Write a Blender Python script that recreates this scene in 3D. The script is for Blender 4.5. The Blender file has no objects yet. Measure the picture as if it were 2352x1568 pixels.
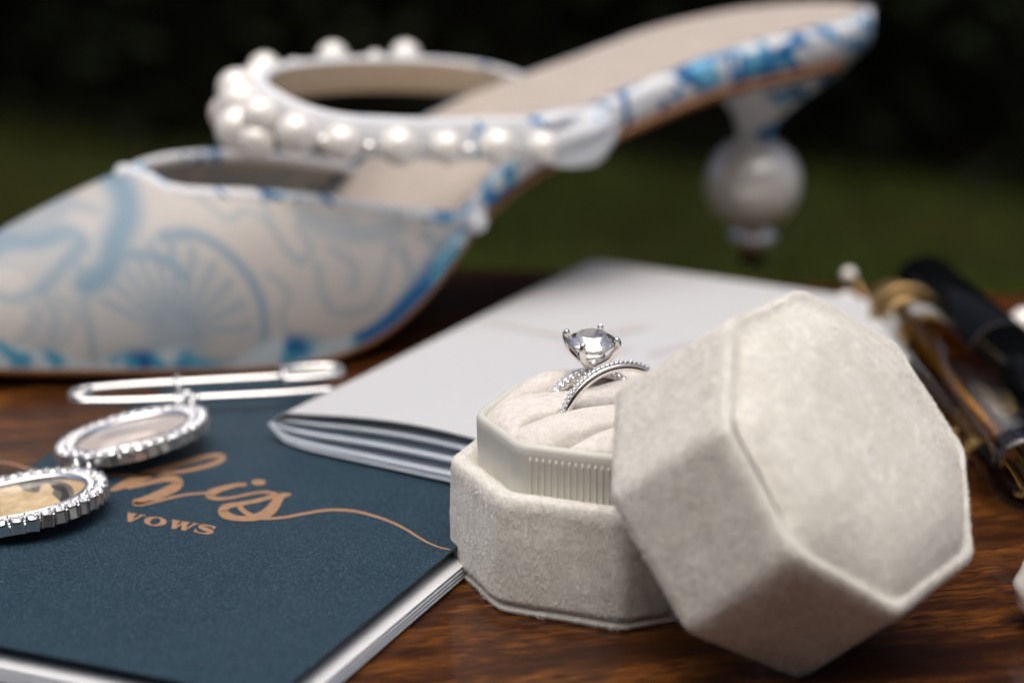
import bpy, math, random
import numpy as np
from mathutils import Vector, Matrix
random.seed(7); RNG = np.random.default_rng(7)
S = 0.01                                   # lengths below are written in centimetres
sc = bpy.context.scene
C = sc.collection
# ------------------------------------------------------------ camera, sky, sun, exposure
H, PITCH, FPX = 13.2, math.radians(15.7), 4573.0
cam_d = bpy.data.cameras.new('camera'); cam = bpy.data.objects.new('camera', cam_d); C.objects.link(cam)
cam.location = (0, 0, H*S); cam.rotation_euler = (math.pi/2 - PITCH, 0, 0)
cam_d.sensor_width = 36; cam_d.lens = 36*FPX/2352
cam_d.clip_start = 0.01; cam_d.clip_end = 200
cam_d.dof.use_dof = True; cam_d.dof.focus_distance = 0.336; cam_d.dof.aperture_fstop = 9.0
sc.camera = cam
w = bpy.data.worlds.new('World'); sc.world = w; w.use_nodes = True
nt = w.node_tree; bgn = nt.nodes['Background']
sky = nt.nodes.new('ShaderNodeTexSky'); sky.sky_type = 'NISHITA'; sky.sun_disc = False
SUN_EL, SUN_AZ = math.radians(77), math.radians(-165)      # azimuth from +Y, clockwise
sky.sun_elevation = SUN_EL; sky.sun_rotation = SUN_AZ
sky.air_density = 0.5; sky.dust_density = 6.0; sky.ozone_density = 0.8
nt.links.new(sky.outputs[0], bgn.inputs[0]); bgn.inputs[1].default_value = 0.15
sd = bpy.data.lights.new('sun', 'SUN'); sd.energy = 1.35; sd.angle = math.radians(72); sd.color = (1, .998, .965)
sun = bpy.data.objects.new('sun', sd); C.objects.link(sun)
sdir = Vector((math.sin(SUN_AZ)*math.cos(SUN_EL), math.cos(SUN_AZ)*math.cos(SUN_EL), math.sin(SUN_EL)))
sun.rotation_euler = sdir.to_track_quat('Z', 'Y').to_euler(); sun.location = sdir*3
sc.view_settings.view_transform = 'Standard'; sc.view_settings.look = 'None'
sc.view_settings.exposure = 0.16; sc.view_settings.gamma = 1

# ------------------------------------------------------------ helpers
cs, sn = math.cos(PITCH), math.sin(PITCH)
def ray(px, py):
    a = (px-1176)/FPX; b = (784-py)/FPX
    return np.array([a, cs+b*sn, -sn+b*cs])
def at(px, py, z=0.0):                     # the spot on the level plane z that the photograph shows at px, py
    d = ray(px, py); t = (z-H)/d[2]; return np.array([0, 0, H]) + d*t
def finish(o, name, parent, label=None, cat=None, group=None, kind=None):
    if parent is not None: o.parent = parent
    if label: o['label'] = label
    if cat: o['category'] = cat
    if group: o['group'] = group
    if kind: o['kind'] = kind
    return o
def thing(name, base, label, cat, group=None):
    o = bpy.data.objects.new(name, None); C.objects.link(o)
    o.location = Vector([float(c)*S for c in base]); o.empty_display_size = .01
    o['base'] = [float(c) for c in base]
    return finish(o, name, None, label, cat, group)
def base_of(p):
    return np.array(list(p['base'])) if p is not None and 'base' in p else np.zeros(3)
def mesh(name, V, F, mat, parent=None, smooth=True, col=None, mats=None, midx=None, base=None, **kw):
    V = np.asarray(V, float)
    b = base_of(parent) if base is None else np.asarray(base, float)
    me = bpy.data.meshes.new(name)
    me.from_pydata(((V-b)*S).tolist(), [], [tuple(int(i) for i in f) for f in F])
    for m in (mats or [mat]): me.materials.append(m)
    if midx is not None: me.polygons.foreach_set('material_index', np.asarray(midx, np.int32))
    if smooth is True: me.polygons.foreach_set('use_smooth', np.ones(len(me.polygons), bool))
    if col is not None:
        ca = me.color_attributes.new('print', 'FLOAT_COLOR', 'POINT')
        c4 = np.ones((len(V), 4), np.float32); c4[:, :3] = col
        ca.data.foreach_set('color', c4.ravel())
    me.update()
    o = bpy.data.objects.new(name, me); C.objects.link(o)
    if base is not None and parent is None: o.location = Vector((b*S).tolist())
    if parent is not None: o['base'] = [float(c) for c in base_of(parent)]
    return finish(o, name, parent, **kw)
def strands(name, P, Q, W, mat, parent=None, **kw):       # many slim triangles, P root, Q tip, W half width vector
    n = len(P); b = base_of(parent)
    V = np.empty((n*3, 3)); V[0::3] = P-W; V[1::3] = P+W; V[2::3] = Q
    V = ((V-b)*S).astype(np.float32)
    me = bpy.data.meshes.new(name); me.vertices.add(n*3); me.vertices.foreach_set('co', V.ravel())
    me.loops.add(n*3); me.loops.foreach_set('vertex_index', np.arange(n*3, dtype=np.int32))
    me.polygons.add(n); me.polygons.foreach_set('loop_start', np.arange(0, n*3, 3, dtype=np.int32))
    me.materials.append(mat); me.update(calc_edges=True)
    o = bpy.data.objects.new(name, me); C.objects.link(o)
    return finish(o, name, parent, kind='stuff', **kw)
def grid(A, closed_u=False, closed_v=False):              # A: nu x nv x 3 -> verts, faces
    nu, nv = A.shape[:2]; F = []
    for i in range(nu if closed_u else nu-1):
        for j in range(nv if closed_v else nv-1):
            a = i*nv+j; b = i*nv+(j+1) % nv; c = ((i+1) % nu)*nv+(j+1) % nv; d = ((i+1) % nu)*nv+j
            F.append((a, d, c, b))
    return A.reshape(-1, 3), F
def join(parts):
    V, F, n = [], [], 0
    for v, f in parts:
        V.append(np.asarray(v, float)); F += [tuple(i+n for i in q) for q in f]; n += len(v)
    return np.concatenate(V), F
def loft(rings, cap0=True, cap1=True):                    # rings: list of nx3 loops
    A = np.array(rings); V, F = grid(A, closed_v=True); n = A.shape[1]
    if cap0: F.append(tuple(range(n)))
    if cap1: F.append(tuple(range(len(V)-1, len(V)-1-n, -1)))
    return V, F
def circle(c, r, n, ax=(1, 0, 0), ay=(0, 1, 0), r2=None):
    t = np.arange(n)*2*math.pi/n; ax = np.array(ax, float); ay = np.array(ay, float)
    return np.array(c) + np.outer(np.cos(t)*r, ax) + np.outer(np.sin(t)*(r if r2 is None else r2), ay)
def frame_of(d):
    d = np.array(d, float); d /= np.linalg.norm(d)
    a = np.cross(d, [0, 0, 1.0])
    if np.linalg.norm(a) < 1e-3: a = np.cross(d, [0, 1.0, 0])
    a /= np.linalg.norm(a); return d, a, np.cross(a, d)
def tube(path, r, n=10, closed=False, cap=True):
    P = np.array(path, float); m = len(P); rings = []
    rr = r if hasattr(r, '__len__') else [r]*m
    up = None
    for i in range(m):
        t = P[(i+1) % m]-P[i-1] if closed else P[min(i+1, m-1)]-P[max(i-1, 0)]
        t = t/np.linalg.norm(t)
        if up is None: _, a, b = frame_of(t)
        else:
            a = up - t*np.dot(up, t); a /= np.linalg.norm(a); b = np.cross(a, t)
        up = a
        rings.append(circle(P[i], rr[i], n, a, b))
    if closed: return grid(np.array(rings), closed_u=True, closed_v=True)
    return loft(rings, cap, cap)
def cyl(p0, p1, prof, n=32):                              # prof: list of (t along p0..p1, radius)
    p0 = np.array(p0, float); p1 = np.array(p1, float); d, a, b = frame_of(p1-p0)
    return loft([circle(p0+(p1-p0)*t, r, n, a, b) for t, r in prof])
def sphere(c, r, nu=24, nv=14, sx=1, sy=1, sz=1):
    R = []
    for j in range(nv+1):
        th = math.pi*(j+.02)/(nv+.04)
        R.append(circle((c[0], c[1], c[2]+r*sz*math.cos(th)), r*math.sin(th)*sx, nu, (1, 0, 0), (0, sy/sx, 0)))
    return loft(R)
def spline(pts, n, closed=False):                         # Catmull-Rom through points
    P = np.array(pts, float); m = len(P); out = []
    segs = m if closed else m-1
    for k in range(n if closed else n):
        u = k*segs/(n if closed else n-1); i = min(int(u), segs-1); t = u-i
        g = (lambda q: P[q % m]) if closed else (lambda q: P[min(max(q, 0), m-1)])
        p0, p1, p2, p3 = g(i-1), g(i), g(i+1), g(i+2)
        out.append(.5*((2*p1)+(-p0+p2)*t+(2*p0-5*p1+4*p2-p3)*t*t+(-p0+3*p1-3*p2+p3)*t**3))
    return np.array(out)
def fbm(X, sc0=1.0, octv=3, seed=0):                      # cheap smooth pseudo noise
    r = np.random.default_rng(seed); s = np.zeros(len(X)); a = 1.0
    for o in range(octv):
        for _ in range(4):
            k = r.normal(size=3)*sc0; s += a*np.sin(X@k+r.uniform(0, 6.28))*.35
        sc0 *= 2.1; a *= .5
    return s

# ------------------------------------------------------------ materials
def new_mat(name):
    m = bpy.data.materials.new(name); m.use_nodes = True
    n = m.node_tree; return m, n, n.nodes['Principled BSDF']
def nd(n, t, **kw):
    x = n.nodes.new(t)
    for k, v in kw.items(): setattr(x, k, v)
    return x
def cm_coords(n, scale=(100, 100, 100), rot=(0, 0, 0)):
    tc = nd(n, 'ShaderNodeTexCoord'); mp = nd(n, 'ShaderNodeMapping')
    mp.inputs['Scale'].default_value = scale; mp.inputs['Rotation'].default_value = rot
    n.links.new(tc.outputs['Object'], mp.inputs['Vector']); return mp.outputs[0]
def noise(n, co, scale, detail=4, rough=.55, dist=0):
    x = nd(n, 'ShaderNodeTexNoise'); x.inputs['Scale'].default_value = scale; x.inputs['Detail'].default_value = detail
    x.inputs['Roughness'].default_value = rough; x.inputs['Distortion'].default_value = dist
    n.links.new(co, x.inputs['Vector']); return x.outputs['Fac']
def ramp(n, fac, stops, interp='LINEAR'):
    x = nd(n, 'ShaderNodeValToRGB'); x.color_ramp.interpolation = interp
    e = x.color_ramp.elements
    while len(e) < len(stops): e.new(.5)
    for q, (p, c) in zip(e, stops): q.position = p; q.color = (*c, 1)
    n.links.new(fac, x.inputs[0]); return x.outputs[0]
def mixc(n, fac, a, b, mode='MIX'):
    x = nd(n, 'ShaderNodeMix', data_type='RGBA', blend_type=mode)
    if isinstance(fac, (int, float)): x.inputs[0].default_value = fac
    else: n.links.new(fac, x.inputs[0])
    for i, v in ((6, a), (7, b)):
        if isinstance(v, tuple): x.inputs[i].default_value = (*v, 1)
        else: n.links.new(v, x.inputs[i])
    return x.outputs[2]
def bump(n, b, h, strength, dist):
    x = nd(n, 'ShaderNodeBump'); x.inputs['Strength'].default_value = strength; x.inputs['Distance'].default_value = dist
    n.links.new(h, x.inputs['Height']); n.links.new(x.outputs[0], b.inputs['Normal'])
def math_(n, op, a, b=0.0):
    x = nd(n, 'ShaderNodeMath', operation=op)
    for i, v in ((0, a), (1, b)):
        if isinstance(v, (int, float)): x.inputs[i].default_value = v
        else: n.links.new(v, x.inputs[i])
    return x.outputs[0]
def simple(name, col, rough=.5, metal=0, spec=.5, var=.12, vs=3, bs=0, bd=.0002, **kw):
    m, n, b = new_mat(name); co = cm_coords(n)
    f = noise(n, co, vs)
    lo = tuple(c*(1-var) for c in col); hi = tuple(min(1, c*(1+var)) for c in col)
    n.links.new(ramp(n, f, [(.3, lo), (.7, hi)]), b.inputs['Base Color'])
    b.inputs['Roughness'].default_value = rough; b.inputs['Metallic'].default_value = metal
    b.inputs['Specular IOR Level'].default_value = spec
    for k, v in kw.items(): b.inputs[k.replace('_', ' ')].default_value = v
    if bs: bump(n, b, noise(n, co, bs, 3), .5, bd)
    return m
def velvet(name, col, tone, nap=2.2):
    m, n, b = new_mat(name); co = cm_coords(n, (100, 100, 62), (0, .35, 0))
    big = noise(n, co, nap, 5, .6, .6); fine = noise(n, co, 8.5, 5, .66, .15)
    c = ramp(n, big, [(.40, tone), (.52, col), (.66, tuple(min(1, x*1.08) for x in col))])
    c2 = mixc(n, ramp(n, fine, [(.35, (.0, .0, .0)), (.7, (1, 1, 1))]), tuple(x*.80 for x in col), c)
    n.links.new(c2, b.inputs['Base Color']); b.inputs['Roughness'].default_value = .9
    b.inputs['Specular IOR Level'].default_value = .1
    b.inputs['Sheen Weight'].default_value = .3; b.inputs['Sheen Roughness'].default_value = .4
    b.inputs['Subsurface Weight'].default_value = 0.0
    h = math_(n, 'ADD', math_(n, 'MULTIPLY', big, .6), math_(n, 'MULTIPLY', fine, .5))
    bump(n, b, h, .7, .0010)
    return m
M = {}
M['velvet'] = velvet('velvet_ivory', (.81, .79, .72), (.69, .665, .59))
M['velvet_pink'] = velvet('velvet_blush', (.80, .755, .70), (.69, .64, .58), 1.6)
M['pile'] = simple('velvet_pile', (.83, .81, .75), .8, spec=.15, var=.05)
M['tray'] = simple('tray_plastic', (.60, .595, .53), .42, var=.03)
M['lining'] = simple('lid_lining', (.6, .57, .52), .8)
M['paper'] = simple('white_paper', (.53, .54, .545), .55, spec=.25, var=.015, bs=40, bd=.00003)
M['page'] = simple('inner_page', (.72, .78, .84), .9, spec=.08, var=.05, vs=9)
M['page_top'] = simple('top_page', (.66, .675, .69), .9, spec=.08, var=.03)
M['grey_print'] = simple('grey_print', (.52, .49, .48), .5, var=.08)
M['copper'] = simple('copper_foil', (.42, .245, .135), .5, metal=.35, var=.12, vs=7)
M['silver'] = simple('silver_metal', (.86, .85, .83), .27, metal=1, var=.04)
M['platinum'] = simple('white_gold', (.80, .78, .76), .16, metal=1, var=.03)
M['gold'] = simple('gold_metal', (.40, .27, .12), .5, metal=1, var=.15)
M['pearl'] = simple('pearl_coat', (.87, .84, .775), .22, metal=.12, spec=.7, var=.03, Coat_Weight=.6, Coat_Roughness=.07)
M['nude'] = simple('nude_leather', (.46, .40, .345), .6, spec=.3, var=.05, vs=1.2, bs=20)
M['nude_dark'] = simple('strap_lining_leather', (.46, .36, .25), .6, spec=.3, var=.06)
M['sole'] = simple('sole_leather', (.20, .085, .03), .45, var=.2, vs=2)
M['black'] = simple('black_lacquer', (.003, .0035, .004), .14, spec=.12)
M['dark'] = simple('dark_rubber', (.02, .012, .01), .6)
def navy():
    m, n, b = new_mat('navy_card'); co = cm_coords(n)
    big = noise(n, co, .8, 3); fine = noise(n, co, 20, 4, .85); mid = noise(n, co, 9, 4)
    c = ramp(n, big, [(.3, (.008, .027, .045)), (.7, (.013, .036, .055))])
    c = mixc(n, ramp(n, fine, [(.50, (0, 0, 0)), (.66, (1, 1, 1))]), c, (.075, .125, .165))
    c = mixc(n, math_(n, 'MULTIPLY', mid, .25), c, (.010, .025, .04))
    n.links.new(c, b.inputs['Base Color']); b.inputs['Roughness'].default_value = .5
    b.inputs['Specular IOR Level'].default_value = .24
    bump(n, b, fine, .8, .0002)
    return m
M['navy'] = navy()
def wood():
    m, n, b = new_mat('varnished_walnut')
    co = cm_coords(n, (100, 100, 100), (0, 0, math.radians(-13)))
    st = nd(n, 'ShaderNodeMapping'); st.inputs['Scale'].default_value = (.17, 1, 1); n.links.new(co, st.inputs[0]); sv = st.outputs[0]
    g1 = noise(n, sv, 1.1, 6, .6, .8); g2 = noise(n, sv, 13, 6, .7, .5); g3 = noise(n, sv, 3.2, 5, .65, 1.6)
    c = ramp(n, g1, [(.30, (.018, .005, .001)), (.46, (.080, .024, .004)), (.60, (.185, .062, .009)), (.8, (.30, .115, .020))])
    c = mixc(n, ramp(n, g2, [(.38, (1, 1, 1)), (.55, (0, 0, 0))]), c, (.022, .007, .003))
    c = mixc(n, math_(n, 'MULTIPLY', ramp(n, g3, [(.42, (0, 0, 0)), (.62, (1, 1, 1))]), .85), c, (.020, .006, .002))
    n.links.new(c, b.inputs['Base Color'])
    b.inputs['Roughness'].default_value = .42; b.inputs['Specular IOR Level'].default_value = .12
    b.inputs['Coat Weight'].default_value = .33; b.inputs['Coat Roughness'].default_value = .09
    bump(n, b, g2, .25, .0001)
    return m
M['wood'] = wood()
def glassy(name, col=(1, 1, 1), ior=1.5, rough=0.0):
    m, n, b = new_mat(name); b.inputs['Base Color'].default_value = (*col, 1)
    b.inputs['Transmission Weight'].default_value = 1; b.inputs['IOR'].default_value = ior
    b.inputs['Roughness'].default_value = rough
    return m
def diamond_mat():
    m, n, b = new_mat('diamond'); b.inputs['Base Color'].default_value = (1, 1, 1, 1); b.inputs['Transmission Weight'].default_value = 1
    b.inputs['IOR'].default_value = 1.5; b.inputs['Roughness'].default_value = 0
    g = nd(n, 'ShaderNodeBsdfGlossy'); g.inputs['Color'].default_value = (1, .985, .955, 1); g.inputs['Roughness'].default_value = .12
    mx = nd(n, 'ShaderNodeMixShader'); mx.inputs[0].default_value = .42; out = [q for q in n.nodes if q.type == 'OUTPUT_MATERIAL'][0]
    n.links.new(b.outputs[0], mx.inputs[1]); n.links.new(g.outputs[0], mx.inputs[2]); n.links.new(mx.outputs[0], out.inputs[0]); return m
M['diamond'] = diamond_mat()
M['glass'] = glassy('clear_glass', (.97, .99, .98), 1.5)
M['amber'] = glassy('amber_liquid', (.95, .62, .22), 1.36)
def crystal_mat():
    m, n, b = new_mat('foiled_crystal'); b.inputs['Base Color'].default_value = (.95, .96, .97, 1)
    b.inputs['Metallic'].default_value = .6; b.inputs['Roughness'].default_value = .13
    b.inputs['Specular IOR Level'].default_value = 1.0
    return m
M['crystal'] = crystal_mat()
def printed(name, rough=.6):                              # fabric whose print is stored point by point on the cloth
    m, n, b = new_mat(name); a = nd(n, 'ShaderNodeVertexColor'); a.layer_name = 'print'
    n.links.new(a.outputs[0], b.inputs['Base Color']); b.inputs['Roughness'].default_value = rough
    b.inputs['Specular IOR Level'].default_value = .3
    bump(n, b, noise(n, cm_coords(n), 45, 2), .4, .0001)
    return m
M['mesh_print'] = printed('printed_mesh_cloth')
def toile(name, amount=.5, scale=1.0):                    # white cotton with blue brush print
    m, n, b = new_mat(name); co = cm_coords(n)
    a = noise(n, co, 1.0*scale, 2, .4, 1.4); c = noise(n, co, 1.7*scale, 3, .5, .8)
    f = ramp(n, a, [(amount, (0, 0, 0)), (amount+.035, (1, 1, 1))])
    blue = ramp(n, c, [(.40, (.012, .115, .30)), (.5, (.02, .21, .48)), (.62, (.16, .45, .66))])
    n.links.new(mixc(n, f, (.72, .74, .76), blue), b.inputs['Base Color'])
    b.inputs['Roughness'].default_value = .5; b.inputs['Specular IOR Level'].default_value = .35
    return m
M['toile'] = toile('blue_toile_cotton', .495, .85)
M['toile_heel'] = toile('blue_toile_heel', .5, .7)
M['toile_pipe'] = toile('blue_toile_piping', .60, 1.3)
M['toile_pale'] = toile('pale_toile_tab', .66, 1.0)

# ------------------------------------------------------------ table and garden
far_dir = np.array([math.cos(math.radians(-12)), math.sin(math.radians(-12)), 0])
far_nrm = np.array([-far_dir[1], far_dir[0], 0])
fc = at(1176, 606, 0)
def table():
    t = thing('garden_table', (0, 20, 0), 'dark varnished red-brown wooden table carrying all the wedding pieces', 'table')
    # top: slab with a rounded far edge, reaching back past the camera
    prof = [(-95, 0), (-60, 0), (-20, 0), (-6, 0), (-1.2, 0), (-.45, -.06), (-.1, -.3), (0, -.8), (-.15, -1.5), (-.6, -1.9), (-2, -2.1), (-95, -2.1)]
    rows = []
    for x in np.linspace(-70, 70, 57):
        rows.append([fc+far_dir*x+far_nrm*d+np.array([0, 0, z]) for d, z in prof])
    A = np.array(rows); V, F = grid(A, closed_v=True); n = len(prof)
    F.append(tuple(range(n))); F.append(tuple(range(len(V)-1, len(V)-1-n, -1)))
    o = mesh('table_top', V, F, M['wood'], t, smooth=False)
    for x in (-64, 64):
        for d in (-8, -88):
            c = fc+far_dir*x+far_nrm*d
            V, F = loft([circle((c[0], c[1], z), r, 12) for z, r in ((-2.1, 3.2), (-12, 3.2), (-14, 2.2), (-60, 2.6), (-72, 1.8), (-75, 2.0))])
            mesh('leg', V, F, M['wood'], t)
table()
def garden():
    m, n, b = new_mat('lawn'); co = cm_coords(n, (1, 1, 1))
    f = noise(n, co, 2.4, 5); g = noise(n, co, 60, 2); p = noise(n, co, 1.3, 3)
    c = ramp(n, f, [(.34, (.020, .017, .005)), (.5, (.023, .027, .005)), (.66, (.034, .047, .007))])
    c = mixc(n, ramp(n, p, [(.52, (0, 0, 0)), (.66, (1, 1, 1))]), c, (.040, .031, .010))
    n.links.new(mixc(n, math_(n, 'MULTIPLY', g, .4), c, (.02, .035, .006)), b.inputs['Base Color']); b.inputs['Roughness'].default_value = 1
    b.inputs['Specular IOR Level'].default_value = 0.05
    X = np.linspace(-6000, 6000, 41); Y = np.linspace(-4000, 9000, 41)
    A = np.array([[(x, y, -75 + 0*x) for y in Y] for x in X]); V, F = grid(A)
    F = [tuple(reversed(q)) for q in F]
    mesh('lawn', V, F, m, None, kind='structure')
    gm = simple('grass_blade', (.030, .041, .007), .8, spec=.1, var=.4, vs=.02)
    k = 26000; P = np.column_stack([RNG.uniform(-260, 260, k), RNG.uniform(230, 640, k), np.full(k, -75.)])
    h = RNG.uniform(2, 6, k); Q = P+np.column_stack([RNG.normal(0, 1.6, k), RNG.normal(0, 1.6, k), h])
    a = RNG.uniform(0, 6.28, k); W = np.column_stack([np.cos(a), np.sin(a), 0*a])*.45
    strands('grass', P, Q, W, gm, None, label='short green lawn grass beyond the table', cat='grass')
    # hedge: dark evergreen, leaves over a twiggy core
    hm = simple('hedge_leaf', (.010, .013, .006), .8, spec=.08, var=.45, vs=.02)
    hb = simple('hedge_twigs', (.010, .008, .005), .95, spec=.02, var=.3, vs=.05)
    def hedge(c, ang, label, nleaf, half):
      t = thing('hedge', (0, 560, -75), label, 'hedge', 'hedges round the garden'); rows = []
      for x in np.linspace(-half, half, 63):
        pr = [(0, 0), (12, 60), (4, 140), (10, 230), (22, 300), (50, 338), (110, 352), (170, 330), (190, 200), (190, 0)]
        rows.append([(x, 545+d+10*math.sin(x*.031+z*.02)+6*math.sin(x*.083), -75+z*(1+.03*math.sin(x*.017))) for d, z in pr])
      V, F = grid(np.array(rows)); mesh('core', V, F, hb, t)
      k = nleaf; x = RNG.uniform(-half, half, k); z = RNG.uniform(0, 350, k)
      y = 545-RNG.exponential(9, k)+8+10*np.sin(x*.031+z*.02)+6*np.sin(x*.083)+12*(z/350)**3
      top = RNG.random(k) < .2; y = np.where(top, RNG.uniform(545, 740, k), y); z = np.where(top, 345+RNG.normal(0, 8, k), z)
      P = np.column_stack([x, y, z-75]); D = RNG.normal(size=(k, 3)); D /= np.linalg.norm(D, axis=1)[:, None]
      E = np.cross(D, RNG.normal(size=(k, 3))); E /= np.linalg.norm(E, axis=1)[:, None]
      strands('leaves', P, P+D*9, E*2.6, hm, t)
      t.location = Vector([v*S for v in c]); t.rotation_euler.z = math.radians(ang)
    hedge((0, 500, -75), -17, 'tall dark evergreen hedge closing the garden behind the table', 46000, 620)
    hedge((0, -235, -75), 180, 'unseen tall hedge added behind the photographer to block low sky light', 14000, 620)  # added out of view, set close to darken faces turned to the camera
garden()

# ------------------------------------------------------------ vow booklets
def ribbon(pts, wid, z, n=60):                            # brush stroke traced over the cover, laid on the level z
    P = spline(np.column_stack([pts, wid]), n); V = []
    for i in range(n):
        d = P[min(i+1, n-1), :2]-P[max(i-1, 0), :2]; d /= (np.linalg.norm(d)+1e-9); q = np.array([-d[1], d[0]])*P[i, 2]/2
        V += [at(*(P[i, :2]+q), z), at(*(P[i, :2]-q), z)]
    return np.array(V), [(2*i, 2*i+1, 2*i+3, 2*i+2) for i in range(n-1)]
def z1(pts, k=.36): return [(x*k, 799.7+y*k) for x, y in pts]
def z4(pts): return [(564.5+x*.27, 893.8+y*.27) for x, y in pts]
def orient_up(V, F):
    V = np.asarray(V); out = []
    for q in F:
        a, b, c = V[q[0]], V[q[1]], V[q[2]]
        out.append(tuple(q) if np.cross(b-a, c-a)[2] >= 0 else tuple(reversed(q)))
    return out
ZC = .56                                                  # top of the navy cover
def navy_book():
    t = thing('vow_booklet', (-4, 33, 0), 'navy vow booklet with copper foil script, lying flat under the crystal charms', 'booklet', 'pair of vow booklets')
    # corners: A front-left(out of frame) , B front-right, C back-right, D back-left
    dr = np.array([math.cos(math.radians(67)), math.sin(math.radians(67)), 0]); db = np.array([math.cos(math.radians(-23)), math.sin(math.radians(-23)), 0])
    P0 = at(1042, 1261, ZC); L0 = at(15, 1071, ZC-.1)
    B = P0 - dr*7.6                                       # front right corner
    # intersection helpers in plan
    def inter(p, d, q, e):
        M2 = np.array([[d[0], -e[0]], [d[1], -e[1]]]); s_ = np.linalg.solve(M2, (q-p)[:2]); return p+d*s_[0]
    F0 = at(0, 1482, ZC)
    B = inter(P0, dr, F0, db); dl = np.array([math.cos(math.radians(70.5)), math.sin(math.radians(70.5)), 0])
    A = inter(F0, db, L0, dl); D = L0+dl*6.9; D[2] = 0; Cn = inter(P0, dr, D, db)
    cor = [A, B, Cn, D]
    def quad(u, v, grow=0.0):
        a = A+(B-A)*u; d = D+(Cn-D)*u; p = a+(d-a)*v; return p
    def sheet(name, z0, th, grow, mat, sag, nu=24, nv=30, par=t, **kw):
        wv = []; lu = np.linalg.norm((B-A)[:2]); lv = np.linalg.norm((D-A)[:2]); gu, gv = grow/lu, grow/lv
        for top in (1, 0):
            g = []
            for v in np.linspace(-gv, 1, nv):
                r = []
                for u in np.linspace(0, 1+gu, nu):
                    p = quad(u, v).copy()
                    e = min(1, max(0, (u*lu)/2.2)) ; p[2] = z0*(.35+.65*math.sin(e*math.pi/2)) + sag*0 + (th if top else 0)
                    r.append(p)
                g.append(r)
            wv.append(np.array(g))
        T, Bt = wv; V = np.concatenate([T.reshape(-1, 3), Bt.reshape(-1, 3)]); n1 = nu*nv; F = []
        for i in range(nv-1):
            for j in range(nu-1):
                a = i*nu+j; F += [(a, a+1, a+nu+1, a+nu), (n1+a, n1+a+nu, n1+a+nu+1, n1+a+1)]
        for i in range(nv-1):
            for j in (0, nu-1):
                a = i*nu+j; q = (a, a+nu, n1+a+nu, n1+a); F.append(q if j == 0 else tuple(reversed(q)))
        for j in range(nu-1):
            for i in (0, nv-1):
                a = i*nu+j; q = (a, n1+a, n1+a+1, a+1); F.append(q if i == 0 else tuple(reversed(q)))
        return mesh(name, V, F, mat, par, smooth=False, **kw)
    cover = sheet('cover', ZC-.03, .03, 0, M['navy'], 0)
    sheet('back_cover', .012, .03, .16, M['navy'], 0)
    for i in range(11):
        z = .045+i*.0225+RNG.uniform(0, .004); sheet('page', z, .017, .165+.012*math.sin(i*2.1)+RNG.uniform(-.008, .008), M['page_top'] if i == 10 else M['page'], 0)
    # copper script
    ZT = ZC+.004
    def z8(pts): return z1(pts)
    st = []
    z5 = lambda pts: [(160.9+x*.244, 966.2+y*.244) for x, y in pts]
    st.append(ribbon(z5([(150, 510), (400, 512), (600, 511), (760, 505), (900, 492), (1050, 474), (1200, 444), (1350, 402), (1425, 368), (1445, 342), (1400, 324), (1300, 332), (1180, 360), (1050, 397), (900, 442), (750, 494), (640, 545), (500, 602), (420, 636), (362, 656)]),
                     [6, 7, 7, 7, 7, 8, 9, 10, 11, 11, 10, 10, 12, 13, 16, 19, 21, 17, 11, 3], ZT, 150))
    st.append(ribbon(z5([(540, 635), (650, 605), (780, 570), (880, 548), (970, 546), (1022, 572), (1000, 614), (900, 664), (780, 715), (680, 750), (606, 764), (660, 783), (800, 757), (950, 722), (1100, 692), (1300, 676)]),
                     [4, 8, 10, 12, 15, 19, 21, 20, 18, 16, 12, 9, 7, 6, 5, 5], ZT+.001, 130))
    st.append(ribbon(z5([(1662, 597), (1560, 605), (1440, 635), (1340, 670), (1302, 692), (1322, 716), (1400, 731), (1520, 722), (1650, 695), (1780, 672), (1870, 670), (1950, 694)]),
                     [7, 9, 12, 15, 14, 11, 8, 6, 5.5, 5.5, 6, 9], ZT+.002, 90))
    st.append(ribbon(z5([(2082, 690), (2010, 700), (1962, 735), (1922, 800), (1870, 852), (1780, 895), (1660, 918), (1540, 908), (1450, 870), (1440, 832), (1490, 800), (1600, 780), (1760, 750), (1920, 705)]),
                     [4, 12, 21, 24, 24, 18, 12, 14, 21, 19, 13, 10, 9, 10], ZT+.003, 130))
    st.append(ribbon(z5([(1590, 800), (1640, 850), (1700, 884), (1765, 902)]), [12, 11, 10, 10], ZT+.001, 20))
    st.append(ribbon(z4([(100, 1098), (200, 1097), (340, 1085), (500, 1055), (680, 1027), (850, 1027), (1000, 1050), (1200, 1112), (1350, 1182), (1480, 1262), (1560, 1306), (1650, 1342), (1740, 1362)]),
                     [6, 6, 6, 6, 6, 6, 6, 5.5, 5, 5, 4, 3.5, 3], ZT, 120))
    st.append(ribbon([(-40, 1056), (20, 1063), (60, 1074), (100, 1084), (150, 1095)], [4, 4, 5, 5, 5], ZT, 40))
    dot = np.array([at(*z5([(1775+68*math.cos(a), 577+27*math.sin(a))])[0], ZT) for a in np.linspace(0, 6.283, 29)[:-1]])
    st.append((dot, [tuple(range(28))]))
    for V, F in st: mesh('script_stroke', V, orient_up(V, F), M['copper'], t, smooth=False)
    # VOWS in a wide slab serif; letters drawn in (x, y) with cap height 1
    def bar(x0, y0, x1, y1, w0, w1=None):
        w1 = w0 if w1 is None else w1; return [(x0-w0/2, y0), (x0+w0/2, y0), (x1+w1/2, y1), (x1-w1/2, y1)]
    let = {}
    let['V'] = (0, [bar(.47, 0, .30, .93, .20, .42), bar(.50, 0, .86, .93, .14, .15), [(.05, .9), (.60, .9), (.60, 1), (.05, 1)], [(.70, .9), (1.06, .9), (1.06, 1), (.70, 1)]])
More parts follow.
